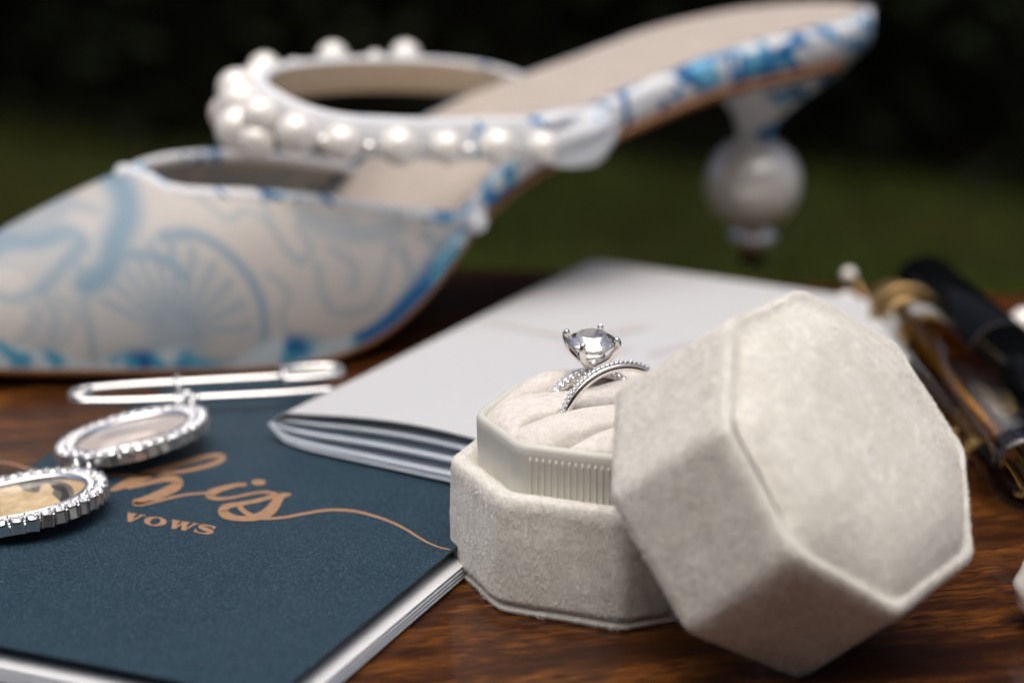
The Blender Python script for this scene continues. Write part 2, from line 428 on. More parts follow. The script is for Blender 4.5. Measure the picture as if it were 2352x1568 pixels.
    def rng(x, y, a, b, ia, ib, n=28, t0=0, t1=6.2832):
        q = []
        for i in range(n):
            s0 = t0+(t1-t0)*i/n; s1 = t0+(t1-t0)*(i+1)/n
            q.append([(x+ia*math.cos(s0), y+ib*math.sin(s0)), (x+a*math.cos(s0), y+b*math.sin(s0)), (x+a*math.cos(s1), y+b*math.sin(s1)), (x+ia*math.cos(s1), y+ib*math.sin(s1))])
        return q
    let['O'] = (1.5, rng(.6, .5, .64, .53, .27, .40))
    let['W'] = (3.2, [bar(.42, 0, .27, .93, .20, .38), bar(.46, 0, .75, .93, .14, .14), bar(.97, 0, .80, .93, .20, .36), bar(1.02, 0, 1.36, .93, .14, .14), [(.02, .9), (.55, .9), (.55, 1), (.02, 1)], [(.62, .9), (1.05, .9), (1.05, 1), (.62, 1)], [(1.2, .9), (1.55, .9), (1.55, 1), (1.2, 1)]])
    sp = spline([(.95, .78), (.80, .93), (.52, .96), (.27, .88), (.25, .70), (.45, .57), (.75, .45), (.92, .28), (.80, .08), (.5, .03), (.2, .07), (.10, .24)], 40); wd = np.interp(np.linspace(0, 1, 40), [0, .2, .35, .5, .65, .8, 1], [.11, .16, .32, .40, .33, .15, .11])
    q = []
    for i in range(39):
        def off(k):
            d = sp[min(k+1, 39)]-sp[max(k-1, 0)]; d = d/np.linalg.norm(d); nn = np.array([-d[1], d[0]])*wd[k]/2; return sp[k]+nn, sp[k]-nn
        a, b = off(i); c_, d_ = off(i+1); q.append([tuple(a), tuple(b), tuple(d_), tuple(c_)])
    q += [[(.90, .66), (1.0, .66), (1.0, 1.0), (.90, .98)], [(.04, 0), (.14, .03), (.14, .36), (.04, .36)]]
    let['S'] = (5.15, q)
    SXL = dict(V=1.3, O=1.22, W=1.25, S=1.26); XOL = dict(V=-.12, O=1.40, W=3.08, S=4.98)
    for ch, (x0, polys) in let.items():
        V, F = [], []
        for k, pl_ in enumerate(polys):
            i0 = len(V)
            for x, y in pl_:
                X = (x*SXL[ch]+XOL[ch])*90; zx = 780+X+38*y; zy = 1098+.158*X-52*y
                V.append(at(*z1([(zx, zy)])[0], ZT+.0002*(k % 7)))
            F.append(tuple(range(i0, len(V))))
        mesh('letter', V, orient_up(V, F), M['copper'], t, smooth=False)
    return t
navy_book()
def white_book():
    t = thing('vow_booklet', (0, 42, 0), 'white vow booklet sprung half open, lying on the navy one behind the ring box', 'booklet', 'pair of vow booklets')
    zf = .62
    F0 = at(622, 966, .95)                               # fold, near end, mid height of the rounded spine
    F1 = at(1352, 599, .75)
    e = (F1-F0); e[2] = 0; L = np.linalg.norm(e); e /= L
    nrm = np.array([e[1], -e[0], 0])                      # to the right of the fold
    near = at(1040, 1010, 1.35)-F0; near[2] = 0
    a0 = math.atan2(near[1], near[0]); fr = at(1900, 690, .55)-F1; fr[2] = 0; a1 = math.atan2(fr[1], fr[0])
    Wd = 10.4
    def leaf(zt, lift, th, mat, name, w0=Wd, bot=False, inset=0.0, push=0.0, **kw):
        nu, nv = 26, 16; T = []
        for i in range(nv):
            v = i/(nv-1); p0 = F0+(F1-F0)*v
            if inset: p0 = p0+nrm*inset
            ang = a0+(a1-a0)*v**1.0
            d = np.array([math.cos(ang), math.sin(ang), 0]); r = []
            for j in range(nu):
                u = (j/(nu-1))**1.7; x = u*w0
                zmid = .93-.2*v
                z = zmid + (lift(u, v)-zmid)*min(1, math.sin(min(1, x/ .55)*math.pi/2)) if bot is not None else 0
                p = p0+d*x-e*push*(1-v)*min(1, .25+x/1.5); p[2] = z; r.append(p)
            T.append(r)
        T = np.array(T); Bm = T.copy(); Bm[:, :, 2] -= th
        V = np.concatenate([T.reshape(-1, 3), Bm.reshape(-1, 3)]); n1 = nu*nv; F = []
        for i in range(nv-1):
            for j in range(nu-1):
                a = i*nu+j; F += [(a, a+1, a+nu+1, a+nu), (n1+a, n1+a+nu, n1+a+nu+1, n1+a+1)]
            a = i*nu; F.append((a, a+nu, n1+a+nu, n1+a)); a = i*nu+nu-1; F.append((a, n1+a, n1+a+nu, a+nu))
        for j in range(nu-1):
            F.append((j, n1+j, n1+j+1, j+1)); a = (nv-1)*nu+j; F.append((a, a+1, n1+a+1, n1+a))
        return mesh(name, V, F, mat, t, smooth=False, **kw)
    top = lambda u, v: (1.16+.62*math.sin(min(1, u*2.2)*math.pi/2)-.5*u)*(1-v)+(.80-.1*u)*v
    leaf(0, top, .035, M['paper'], 'front_cover', push=.16)
    bot = lambda u, v: (.66+.02*u)*(1-v)+(.62-.25*u)*v
    leaf(0, bot, .03, M['page'], 'back_cover', push=.30)
    for k, f in enumerate((.10, .14, .40, .44, .70, .74)):
        lf = (lambda f: lambda u, v: bot(u, v)*(1-f)+top(u, v)*f-.02*math.sin(u*5))(f)
        leaf(0, lf, .015, M['page'], 'page', Wd-.25, inset=.03+.01*k, push=.30-.16*f)
    # grey script on the front cover
    def onc(px, py):
        z = 1.2
        for _ in range(14):
            p = at(px, py, z); q = p-F0; 
            v = min(1, max(0, float(np.dot(q[:2], e[:2]))/L)); 
            for _k in range(3):
                p0 = F0+(F1-F0)*v; d = p-p0; ang = a0+(a1-a0)*v; dd = np.array([math.cos(ang), math.sin(ang)])
                A_ = np.array([[e[0]*1.0, dd[0]], [e[1]*1.0, dd[1]]]); s_ = np.linalg.solve(A_, d[:2]); v = min(1, max(0, v+s_[0]/L)); x = s_[1]
            u = max(0, x/Wd); zmid = .93-.2*v; z = zmid+(top(u, v)-zmid)*math.sin(min(1, x/.55)*math.pi/2)
        return at(px, py, z+.012)
    for pts, wd in (([(1110, 742), (1170, 748), (1230, 760), (1290, 770), (1340, 772), (1400, 764), (1450, 754), (1484, 748)], [5, 7, 9, 11, 10, 12, 15, 14]),
                    ([(1490, 812), (1520, 806), (1560, 794), (1620, 786)], [9, 10, 9, 6]),
                    ([(1290, 800), (1340, 806), (1400, 808), (1450, 800)], [3, 4, 4, 3])):
        P = spline(np.column_stack([pts, wd]), 30); V = []
        for i in range(30):
            d = P[min(i+1, 29), :2]-P[max(i-1, 0), :2]; d /= np.linalg.norm(d); q = np.array([-d[1], d[0]])*P[i, 2]/2
            V += [onc(*(P[i, :2]+q)), onc(*(P[i, :2]-q))]
        F = [(2*i, 2*i+1, 2*i+3, 2*i+2) for i in range(29)]
        mesh('script_stroke', V, orient_up(V, F), M['grey_print'], t, smooth=False)
white_book()

# ------------------------------------------------------------ velvet ring box
def round_poly(Cn, r, n=4):                               # 3D polygon loop with rounded corners
    out = []; m = len(Cn)
    for i in range(m):
        p, a, b = Cn[i], Cn[i-1], Cn[(i+1) % m]
        da = (a-p)/np.linalg.norm(a-p); db = (b-p)/np.linalg.norm(b-p)
        s, e = p+da*r, p+db*r
        for k in range(n+1):
            t = k/n; out.append((1-t)**2*s+2*t*(1-t)*p+t*t*e)
        mid = int(np.linalg.norm(e-(b+(p-b)/np.linalg.norm(p-b)*r))/.09)
        q = b-db*r*1.0
        for k in range(1, mid): out.append(e+(q-e)*k/mid)
    return np.array(out)
def fuzz(V, F, dens, ln, name, parent, mat=None, bias=None):
    V = np.asarray(V, float); tri = []
    for f in F:
        for k in range(1, len(f)-1): tri.append((f[0], f[k], f[k+1]))
    T = np.array(tri); a, b, c = V[T[:, 0]], V[T[:, 1]], V[T[:, 2]]
    N = np.cross(b-a, c-a); ar = np.linalg.norm(N, axis=1)/2; ok = ar > 1e-9
    T, a, b, c, N, ar = T[ok], a[ok], b[ok], c[ok], N[ok], ar[ok]
    N = N/(2*ar[:, None]); k = int(ar.sum()*dens); idx = RNG.choice(len(T), k, p=ar/ar.sum())
    r1 = np.sqrt(RNG.random(k))[:, None]; r2 = RNG.random(k)[:, None]
    P = (1-r1)*a[idx]+r1*(1-r2)*b[idx]+r1*r2*c[idx]; n = N[idx]
    lean = RNG.normal(size=(k, 3))*.55+np.array([.15, 0, -.25])
    lean += np.column_stack([np.sin(P[:, 2]*7+P[:, 0]*3), np.cos(P[:, 0]*6), np.sin(P[:, 1]*5+P[:, 2]*4)])*.35
    d = n+lean; d /= np.linalg.norm(d, axis=1)[:, None]
    W = np.cross(d, RNG.normal(size=(k, 3))); W /= np.linalg.norm(W, axis=1)[:, None]
    L = RNG.uniform(.5, 1.25, k)[:, None]*ln
    return strands(name, P-n*.004, P+d*L, W*.0042, mat or M['pile'], parent)
BC = np.array([1.73, 32.40, 0]); BA = -21.5               # box centre, direction of its front facet
def octo(ap, z, c=BC):
    R = ap/math.cos(math.pi/8)
    return np.array([[c[0]+R*math.cos(math.radians(BA-90+22.5+45*k)), c[1]+R*math.sin(math.radians(BA-90+22.5+45*k)), z] for k in range(8)])
AP = 2.60
UX = np.array([math.cos(math.radians(23.5)), math.sin(math.radians(23.5)), 0]); VX = np.array([-UX[1], UX[0], 0])
def rotm(deg, c=BC): pass
SLOTS = (.92, -.25, -1.22)
def cushion_h(u, v, k):
    z = 2.70+.10*min(1, (1-k)*30)**.5+.36*(1-k**5)+.10*max(0, v)*(1-k**6)
    for s_ in SLOTS:
        ins = 1/(1+math.exp((abs(u)-1.78)*16)); z -= .36*ins*math.exp(-((v-s_)/.055)**2)
        z -= .10*ins*math.exp(-((v-s_)/.16)**2)*(1.9 if s_ > .5 else 1)
    z -= .15*math.exp(-((v-.60)/.24)**2)*math.exp(-((u+.35)/.75)**2)
    return z+.012*math.sin(u*5+v*3)*math.cos(v*4-u*2)
def ring_box():
    t = thing('ring_box', BC, 'open ivory velvet octagonal ring box base holding the two rings', 'ring box')
    lv = [(-.22, 0), (-.05, .02), (-.03, .09), (-.07, .14), (-.07, .17), (-.02, .21), (0, .27), (.015, .6), (.02, 1.0), (.01, 1.5), (.005, 1.85), (-.02, 2.0), (-.08, 2.06), (-.2, 2.07), (-.28, 2.05), (-.42, 1.90)]
    rings = [round_poly(octo(AP+d, z), .16) for d, z in lv]
    m = min(len(r) for r in rings)
    n0 = len(rings[8])
    def resample(r, n):
        q = np.concatenate([r, r[:1]]); s_ = np.concatenate([[0], np.cumsum(np.linalg.norm(np.diff(q, axis=0), axis=1))]); tt = np.linspace(0, s_[-1], n+1)[:-1]
        return np.column_stack([np.interp(tt, s_, q[:, i]) for i in range(3)])
    rings = [resample(r, 240) for r in rings]
    # more levels for the side so that the nap can be pressed into it
    R2 = []
    for i in range(len(rings)-1):
        k = 8 if lv[i+1][1]-lv[i][1] > .3 else 1
        for j in range(k): R2.append(rings[i]+(rings[i+1]-rings[i])*j/k)
    R2.append(rings[-1]); A = np.array(R2)
    X = A.reshape(-1, 3); nn = X-np.array([BC[0], BC[1], 0]); nn[:, 2] = 0; nn /= np.linalg.norm(nn, axis=1)[:, None]
    A = (X+nn*(fbm(X, 2.0, 3, 3)*.012)[:, None]).reshape(A.shape)
    V, F = loft(list(A)); mesh('velvet_body', V, F, M['velvet'], t)
    up = [f for f in F[:-2]]
    fuzz(V, up, 2600, .08, 'velvet_pile', t)
    # inner plastic tray
    tl = [(-.42, 1.70), (-.40, 2.64), (-.40, 2.76), (-.43, 2.83), (-.48, 2.85), (-.53, 2.83), (-.56, 2.74), (-.56, 2.3)]
    rr = [resample(round_poly(octo(AP+d, z), .22), 160) for d, z in tl]
    V, F = loft(rr, False, False); mesh('inner_tray', V, F, M['tray'], t)
    # moulded ribs on the two front facets of the tray
    parts = []; oc = octo(AP-.40, 0)
    for fct in (0, 1, 4, 5):
        a, b = oc[(fct-1) % 8], oc[fct % 8]
        if fct == 0: a, b = oc[7], oc[0]
        d = (b-a)/np.linalg.norm(b-a); nn = np.array([d[1], -d[0], 0]); L = np.linalg.norm(b-a); k = int((L-.44)/.112)
        for i in range(k+1):
            p = a+d*(.24+.112*i)
            r = [p-d*.03-nn*.02, p-d*.018+nn*.026, p+d*.018+nn*.026, p+d*.03-nn*.02]
            parts.append(loft([[q+np.array([0, 0, 1.86]) for q in r], [q+np.array([0, 0, 2.60]) for q in r], [q-nn*.03+np.array([0, 0, 2.66]) for q in r]]))
    V, F = join(parts); mesh('ribbing', V, F, M['tray'], t, smooth=False, kind='stuff')
    # ring cushion
    rim = resample(round_poly(octo(AP-.545, 0), .22), 260); A = []
    for k in np.concatenate([[1.0], np.linspace(.995, .02, 100)]):
        r = []
        for p in rim:
            q = BC+(p-BC)*k; d = q-BC; r.append((q[0], q[1], cushion_h(float(d@UX), float(d@VX), k)))
        A.append(r)
    V, F = loft(A, False, True)
    mesh('ring_cushion', V, F, M['velvet_pink'], t)
    fuzz(V, F[:-1], 1500, .035, 'cushion_pile', t)
ring_box()

LIDP = [1.127, 2.918, -2.11]
def lid():
    T = [(3.125, 28.636, 5.557), (2.941, 26.906, 4.345), (4.025, 26.097, 2.711), (5.742, 26.684, 1.613), (7.086, 28.323, 1.694), (7.27, 30.053, 2.906), (6.186, 30.862, 4.54), (4.469, 30.275, 5.638)]
    Bp = [(1.653, 29.923, 3.944), (1.469, 28.193, 2.732), (2.553, 27.384, 1.098), (4.27, 27.971, 0), (5.614, 29.61, .081), (5.798, 31.34, 1.293), (4.715, 32.149, 2.927), (2.998, 31.562, 4.025)]
    T = np.array(T); Bp = np.array(Bp); nrm = np.array([.581, -.508, .636]); nrm /= np.linalg.norm(nrm)
    def snap(px, py, c):                                  # hand-made corners: put each where its plane meets the sight line
        d = ray(px, py); o = np.array([0, 0, H]); return o+d*(np.dot(c-o, nrm)/np.dot(d, nrm))
    tp = [(1671, 736), (1665, 983), (1825, 1274), (2066, 1412), (2239, 1279), (2220, 1032), (2060, 784), (1843, 660)]
    bp = [(1408, 905), (1393, 1147), (1571, 1455), (1831, 1561)]
    ct = T.mean(0); cb = Bp.mean(0)
    T = np.array([snap(*q, ct) for q in tp])
    for k, q in enumerate(bp): Bp[k] = snap(*q, cb)
    ct = T.mean(0); cb = Bp.mean(0)
    lo = min(Bp[:, 2].min(), T[:, 2].min())
    t = thing('velvet_lid', (4.6, 29.2, 0), 'ivory velvet octagonal lid with padded top, tipped on edge against the ring box', 'box lid')
    Dv = cb-ct
    def resample(r, n):
        q = np.concatenate([r, r[:1]]); s_ = np.concatenate([[0], np.cumsum(np.linalg.norm(np.diff(q, axis=0), axis=1))]); tt = np.linspace(0, s_[-1], n+1)[:-1]
        return np.column_stack([np.interp(tt, s_, q[:, i]) for i in range(3)])
    def ring(f, h, inset, r=.16, n=240):
        Q = T*(1-f)+Bp*f; c = Q.mean(0); k = 1-inset/2.6
        return resample(round_poly(c+(Q-c)*k+nrm*h, r*max(.4, k)), n)
    out = [ring(.985, 0, .05), ring(.97, 0, .0)]+[ring(f, 0, -.012) for f in np.linspace(.9, .1, 14)]+[ring(.03, 0, 0), ring(.0, .0, .05), ring(0, .018, .09), ring(0, .01, .15)]
    A = np.array(out); X = A.reshape(-1, 3); A = (X+nrm*0+np.column_stack([fbm(X, 2, 3, k) for k in (1, 2, 4)])*.012).reshape(A.shape)
    V, F = loft(list(A), False, False); F = [tuple(reversed(q)) for q in F]
    mesh('side_wall', V, F, M['velvet'], t); sw = (V, F)
    pad = [(.12, .016), (.17, -.022), (.22, -.012), (.30, .07), (.44, .17), (.62, .26), (.82, .34), (1.05, .40), (1.3, .44), (1.6, .47), (1.9, .49), (2.2, .50), (2.45, .505), (2.56, .505)]
    base_r = ring(0, 0, .6, .45); c0 = base_r.mean(0)
    gw = []
    A = np.array([ring(0, h, i, .18+.45*i) if i < .6 else c0+(base_r-c0)*(2.6-i)/2.0+nrm*h for i, h in pad]); X = A.reshape(-1, 3)
    # the seam is sunk along the low side, and drawn tight and almost level along the high side
    low = np.clip(.5-((X-ct)@np.array([-.15, .35, .9]))/2.6, 0, 1); hs = np.repeat([h for i, h in pad], A.shape[1])
    X = X+np.outer(np.where(hs < .03, (.045-hs)*(1-low), 0), nrm)
    A = (X+np.outer(fbm(X, 1.3, 3, 9)*.03, nrm)).reshape(A.shape)
    V, F = loft(list(A), False, True); F = [tuple(reversed(q)) for q in F]
    mesh('top_pad', V, F, M['velvet'], t); tpd = (V, F)
    V, F = loft([ring(.985, 0, .05), ring(.99, 0, .15), ring(.985, 0, .26), ring(.6, 0, .28), ring(.2, 0, .28)], False, True)
    mesh('lining', V, F, M['lining'], t)
    for (V, F) in (sw, tpd):
        # make sure the pile stands outward
        Vv = np.asarray(V); f0 = F[len(F)//2]; n0 = np.cross(Vv[f0[1]]-Vv[f0[0]], Vv[f0[2]]-Vv[f0[0]]); cc = (ct+cb)/2
        if np.dot(n0, Vv[f0[0]]-cc) < 0: F = [tuple(reversed(q)) for q in F]
        fuzz(V, F, 1300, .045, 'velvet_pile', t)
lid()

# ------------------------------------------------------------ rings
def brilliant(c, r, up, table=.56, crown=.30, pav=.86, gird=.03, rotd=0):
    up = np.array(up, float); up /= np.linalg.norm(up); _, a, b = frame_of(up)
    def P(rad, ang, h): return np.array(c)+(a*math.cos(ang)+b*math.sin(ang))*rad*r+up*h*r
    V = []; N = 8; k = 2*math.pi/N
    tb = [P(table, i*k+rotd, crown) for i in range(N)]
    st = [P((table+1)*.5*.99, (i+.5)*k+rotd, crown*.58) for i in range(N)]
    g = [P(1, i*k/2+rotd, gird) for i in range(2*N)]; g2 = [P(1, i*k/2+rotd, -gird) for i in range(2*N)]
    pv = [P(.28, (i+.5)*k+rotd, -pav*.76) for i in range(N)]; cu = P(0, 0, -pav)
    V = tb+st+g+g2+pv+[cu]; T0, S0, G0, H0, P0, CU = 0, N, 2*N, 4*N, 6*N, 7*N; F = [tuple(range(N))]
    for i in range(N):
        j = (i+1) % N
        F.append((T0+i, S0+i, T0+j)); F.append((T0+i, S0+(i-1) % N, G0+2*i, S0+i))
        F.append((S0+i, G0+2*i, G0+2*i+1)); F.append((S0+i, G0+2*i+1, G0+(2*i+2) % (2*N)))
        F.append((H0+2*i, P0+(i-1) % N, CU, P0+i)); F.append((H0+2*i, P0+i, H0+2*i+1)); F.append((H0+2*i+1, P0+i, H0+(2*i+2) % (2*N)))
    for i in range(2*N):
        j = (i+1) % (2*N); F.append((G0+i, H0+i, H0+j, G0+j))
    V = np.array(V); cc = np.array(c); out = []
    for f in F:
        n = np.cross(V[f[1]]-V[f[0]], V[f[2]]-V[f[0]]); m = V[list(f)].mean(0)-(cc-up*r*.15)
        out.append(f if np.dot(n, m) > 0 else tuple(reversed(f)))
    return V, out
def band(c, R, wv, th, n=120, a0=0, a1=2*math.pi):        # flat-sided hoop in the UX / Z plane
    rings = []
    for i in range(n):
        a = a0+(a1-a0)*i/n; rd = UX*math.cos(a)+np.array([0, 0, 1])*math.sin(a); k = []
        for (x, y) in ((-.5, .35), (-.36, .5), (.36, .5), (.5, .35), (.5, -.35), (.36, -.5), (-.36, -.5), (-.5, -.35)):
            k.append(np.array(c)+rd*(R+y*th)+VX*x*wv)
        rings.append(k)
    return grid(np.array(rings), closed_u=True, closed_v=True)
def pave(c, R, wv, k0, k1, step, r, scallop, t):
    gems, metal = [], []
    a = k0
    while a < k1:
        rd = UX*math.cos(a)+np.array([0, 0, 1])*math.sin(a); tg = -UX*math.sin(a)+np.array([0, 0, 1])*math.cos(a)
        gems.append(brilliant(np.array(c)+rd*(R+.026), r, rd, gird=.05, pav=.6))
        for s_ in (-1, 1):
            p = np.array(c)+rd*(R+.022)+VX*s_*wv*.42+tg*step*R*.5; metal.append(sphere(p, .021, 8, 5))
            # scalloped gallery under each stone
            q = np.array(c)+rd*(R-.028)+VX*s_*wv*.40
            if scallop: metal.append(sphere(q, step*R*.46, 10, 6, 1, 1, 1))
        a += step
    V, F = join(gems); mesh('pave_stones', V, F, M['crystal'], t, smooth=False, kind='stuff')
    V, F = join(metal); mesh('pave_beads', V, F, M['platinum'], t, kind='stuff')
def rings():
    g = 'rings standing in the velvet ring box'
    # wedding band
    c = np.array([1.80, 32.17, 2.68]); t = thing('wedding_ring', c+np.array([0, 0, -1.1]), 'thin diamond-set wedding band standing in the middle slot, in front of the solitaire', 'ring', g)
    V, F = band(c, 1.035, .17, .13); V, F = V, F; mesh('band', V, [tuple(reversed(q)) for q in F], M['platinum'], t)
    pave(c, 1.10, .14, -.15, math.pi+.15, .080, .043, False, t)
    # engagement ring
    c = BC+VX*.92+UX*.02; c = np.array([c[0], c[1], 2.36]); t = thing('engagement_ring', c+np.array([0, 0, -1]), 'solitaire ring with a large round four-prong diamond on a beaded band', 'ring', g)
    V, F = band(c, .92, .17, .15); mesh('band', V, [tuple(reversed(q)) for q in F], M['platinum'], t)
    pave(c, .985, .20, -.1, math.pi*.5-.16, .125, .062, True, t); pave(c, .985, .20, math.pi*.5+.16, math.pi+.1, .125, .062, True, t)
    tilt = np.array([.02, -.13, 1.0]); tilt /= np.linalg.norm(tilt)
    dc = c+np.array([0, 0, 1.50]); R = .44
    V, F = brilliant(dc, R, tilt, table=.54, crown=.34, pav=.90, rotd=math.radians(10)); mesh('diamond', V, F, M['diamond'], t, smooth=False)
    foot = c+np.array([0, 0, 1.0])
    for k, az in enumerate((-111, -21, 69, 159)):
        a = math.radians(az); h = np.array([math.cos(a), math.sin(a), 0]); h = h-tilt*np.dot(h, tilt); h /= np.linalg.norm(h)
        pts = [foot-np.array([0, 0, .03]), foot+h*.10+tilt*.08, dc-tilt*.26+h*(R*.78), dc-tilt*.08+h*(R*1.03), dc+tilt*.03+h*(R*1.11), dc+tilt*.085+h*(R*1.06), dc+tilt*.105+h*(R*.97)]
        p = spline(pts, 30); rad = np.interp(np.linspace(0, 1, 30), [0, .3, .7, .9, 1], [.075, .062, .05, .056, .045])
        V, F = tube(p, rad, 12); mesh('prong', V, F, M['platinum'], t)
    V, F = tube(circle(dc-tilt*.27, R*.52, 40), .022, 8, closed=True); mesh('gallery_rail', V, F, M['platinum'], t)
    V, F = loft([circle(foot+np.array([0, 0, z]), r, 16) for z, r in ((-.05, .09), (.0, .075), (.05, .07), (.10, .09))]); mesh('collet', V, F, M['platinum'], t)
rings()

# ------------------------------------------------------------ photo charms and pin
def crystal_mesh(r=.122):
    V, F = brilliant((0, 0, .07), r*.98, (0, 0, 1), gird=.06, pav=.7, crown=.42); mi = [0]*len(F)
    n = len(V); q = r*.76
    base = [(-q, -q), (q, -q), (q, q), (-q, q)]; V = list(V)
    for z in (-.15, .035):
        for x, y in base: V.append(np.array([x, y, z]))
    F += [(n, n+1, n+5, n+4), (n+1, n+2, n+6, n+5), (n+2, n+3, n+7, n+6), (n+3, n, n+4, n+7), (n+3, n+2, n+1, n)]; mi += [1]*5
    for x, y in base:
        v, f = loft([circle((x*1.06, y*1.06, z), rr, 6) for z, rr in ((-.15, .020), (.06, .022), (.10, .028), (.135, .016))]); k = len(V)
        V += list(v); F += [tuple(i+k for i in g_) for g_ in f]; mi += [1]*len(f)
    me = bpy.data.meshes.new('crystal'); me.from_pydata((np.array(V)*S).tolist(), [], [tuple(int(a) for a in f) for f in F])
    me.materials.append(M['crystal']); me.materials.append(M['silver']); me.polygons.foreach_set('material_index', mi); me.update(); return me
CM = crystal_mesh()
def charm(c, ax, nrm, a, b, label, scene_id):
    ax = np.array(ax, float); nrm = np.array(nrm, float); nrm /= np.linalg.norm(nrm); ax -= nrm*np.dot(ax, nrm); ax /= np.linalg.norm(ax); ay = np.cross(nrm, ax)
    t = thing('photo_charm', c, label, 'charm', 'photo charms hanging from the safety pin'); c = np.array(c, float)
    el = lambda A_, B_, h, n=72: circle(c+nrm*h, A_, n, ax, ay, B_)
    V, F = loft([el(a-.16, b-.16, -.15), el(a-.14, b-.14, -.13), el(a-.14, b-.14, .0), el(a-.24, b-.24, .02), el(a-.25, b-.25, -.06)], True, False); mesh('frame', V, F, M['silver'], t)
    V, F = loft([el(a-.33, b-.33, .0), el(a-.33, b-.33, .10), el(a-.355, b-.355, .135), el(a-.39, b-.39, .12), el(a-.42, b-.42, .05), el(a-.42, b-.42, -.02)], False, False); mesh('bezel', V, F, M['silver'], t)
    V, F = loft([el(a-.41, b-.41, -.02), el(a-.41, b-.41, .02)]); 
    base = simple('photo_base_%d' % scene_id, (.50, .35, .19) if scene_id else (.46, .40, .36), .3, var=.06, vs=1); mesh('photo', V, F, base, t, smooth=False)
    def patch(pts, col, h, nm):
        P = spline(np.array(pts), 40, closed=True); Vv = [c+ax*x*(a-.44)+ay*y*(b-.44)+nrm*h for x, y in P]
        mesh('photo_figure', Vv, orient_up(Vv, [tuple(range(len(Vv)))]), simple(nm, col, .3, var=.25, vs=4), t, smooth=False)
    if scene_id:
        def pp(lst):
            o_ = np.array([0, 0, H]); r_ = []
            for px, py in lst:
                d_ = ray(px, py); q_ = o_+d_*(np.dot(c+nrm*.023-o_, nrm)/np.dot(d_, nrm))-c; r_.append((float(q_@ax)/(a-.44), float(q_@ay)/(b-.44)))
            return r_
        patch(pp([(5, 1114), (50, 1103), (100, 1102), (146, 1106), (168, 1122), (166, 1148), (150, 1160), (135, 1148), (110, 1126), (80, 1130), (40, 1122)]), (.13, .12, .10), .0222, 'foliage_grey_b')
        patch(pp([(88, 1130), (96, 1114), (112, 1111), (124, 1122), (120, 1134), (142, 1156), (134, 1176), (84, 1190), (56, 1172), (66, 1146)]), (.58, .43, .25), .0235, 'figure_tan_b')
        patch(pp([(0, 1128), (12, 1114), (34, 1110), (52, 1124), (50, 1136), (66, 1156), (58, 1186), (10, 1198)]), (.60, .46, .27), .0238, 'figure_cream_b')
        patch(pp([(116, 1116), (134, 1110), (152, 1120), (160, 1142), (150, 1157), (138, 1150), (142, 1132), (128, 1124)]), (.03, .027, .02), .0245, 'hair_dark_b')
        patch(pp([(70, 1114), (80, 1105), (94, 1108), (88, 1122), (74, 1126)]), (.04, .035, .025), .0245, 'hair_dark_c')
    else:
        patch([(-.8, -.2), (-.5, .3), (0, .1), (.1, -.5), (-.4, -.7)], (.66, .58, .53), .0222, 'figure_pale_a')
        patch([(-.2, .7), (.3, .8), (.8, .4), (.8, -.1), (.4, .05), (.0, .3)], (.34, .31, .29), .0228, 'shade_a')
        patch([(-.85, -.25), (-.6, -.5), (-.3, -.7), (.1, -.75), (.0, -.55), (-.5, -.3)], (.26, .20, .15), .0235, 'shade_b')
    V, F = loft([el(a-.325, b-.325, .045), el(a-.5, b-.5, .062), el(.3, .25, .075)], True, True)
    # stones on the rim
    th = np.linspace(0, 2*math.pi, 721); P = np.column_stack([np.cos(th)*(a-.11), np.sin(th)*(b-.11)])
    sl = np.concatenate([[0], np.cumsum(np.linalg.norm(np.diff(P, axis=0), axis=1))]); k = int(sl[-1]/.238)
    Rm = Matrix((Vector(ax), Vector(ay), Vector(nrm))).transposed()
    bead = []
    for i in range(k):
        q = np.interp(i*sl[-1]/k, sl, th); x, y = math.cos(q)*(a-.11), math.sin(q)*(b-.11)
        o = bpy.data.objects.new('crystal', CM); C.objects.link(o); o.parent = t
        ang = math.atan2(y/b**2, x/a**2); R3 = Rm @ Matrix.Rotation(ang, 3, 'Z') @ Matrix.Rotation(random.uniform(-.16, .16), 3, 'X') @ Matrix.Rotation(random.uniform(-.16, .16), 3, 'Y'); o.matrix_local = Matrix.Translation(Vector(((ax*x+ay*y+nrm*.02)*S).tolist())) @ R3.to_4x4()
        q2 = np.interp((i+.5)*sl[-1]/k, sl, th)
        for d, r_ in ((-.275, .058), (-.01, .030)): bead.append(brilliant(c+ax*math.cos(q2)*(a+d)+ay*math.sin(q2)*(b+d)+nrm*.09, r_, nrm, crown=.5))
        bead.append(brilliant(c+ax*math.cos(q)*(a-.285)+ay*math.sin(q)*(b-.285)+nrm*.09, .058, nrm, crown=.5))
    V, F = join(bead); mesh('rim_beads', V, F, M['crystal'], t, smooth=False, kind='stuff')
    return t, ax, ay, nrm
def linkring(c, r, nrm, wire, n=30):
    d, a, b = frame_of(nrm); return tube(circle(c, r, n, a, b), wire, 10, closed=True)
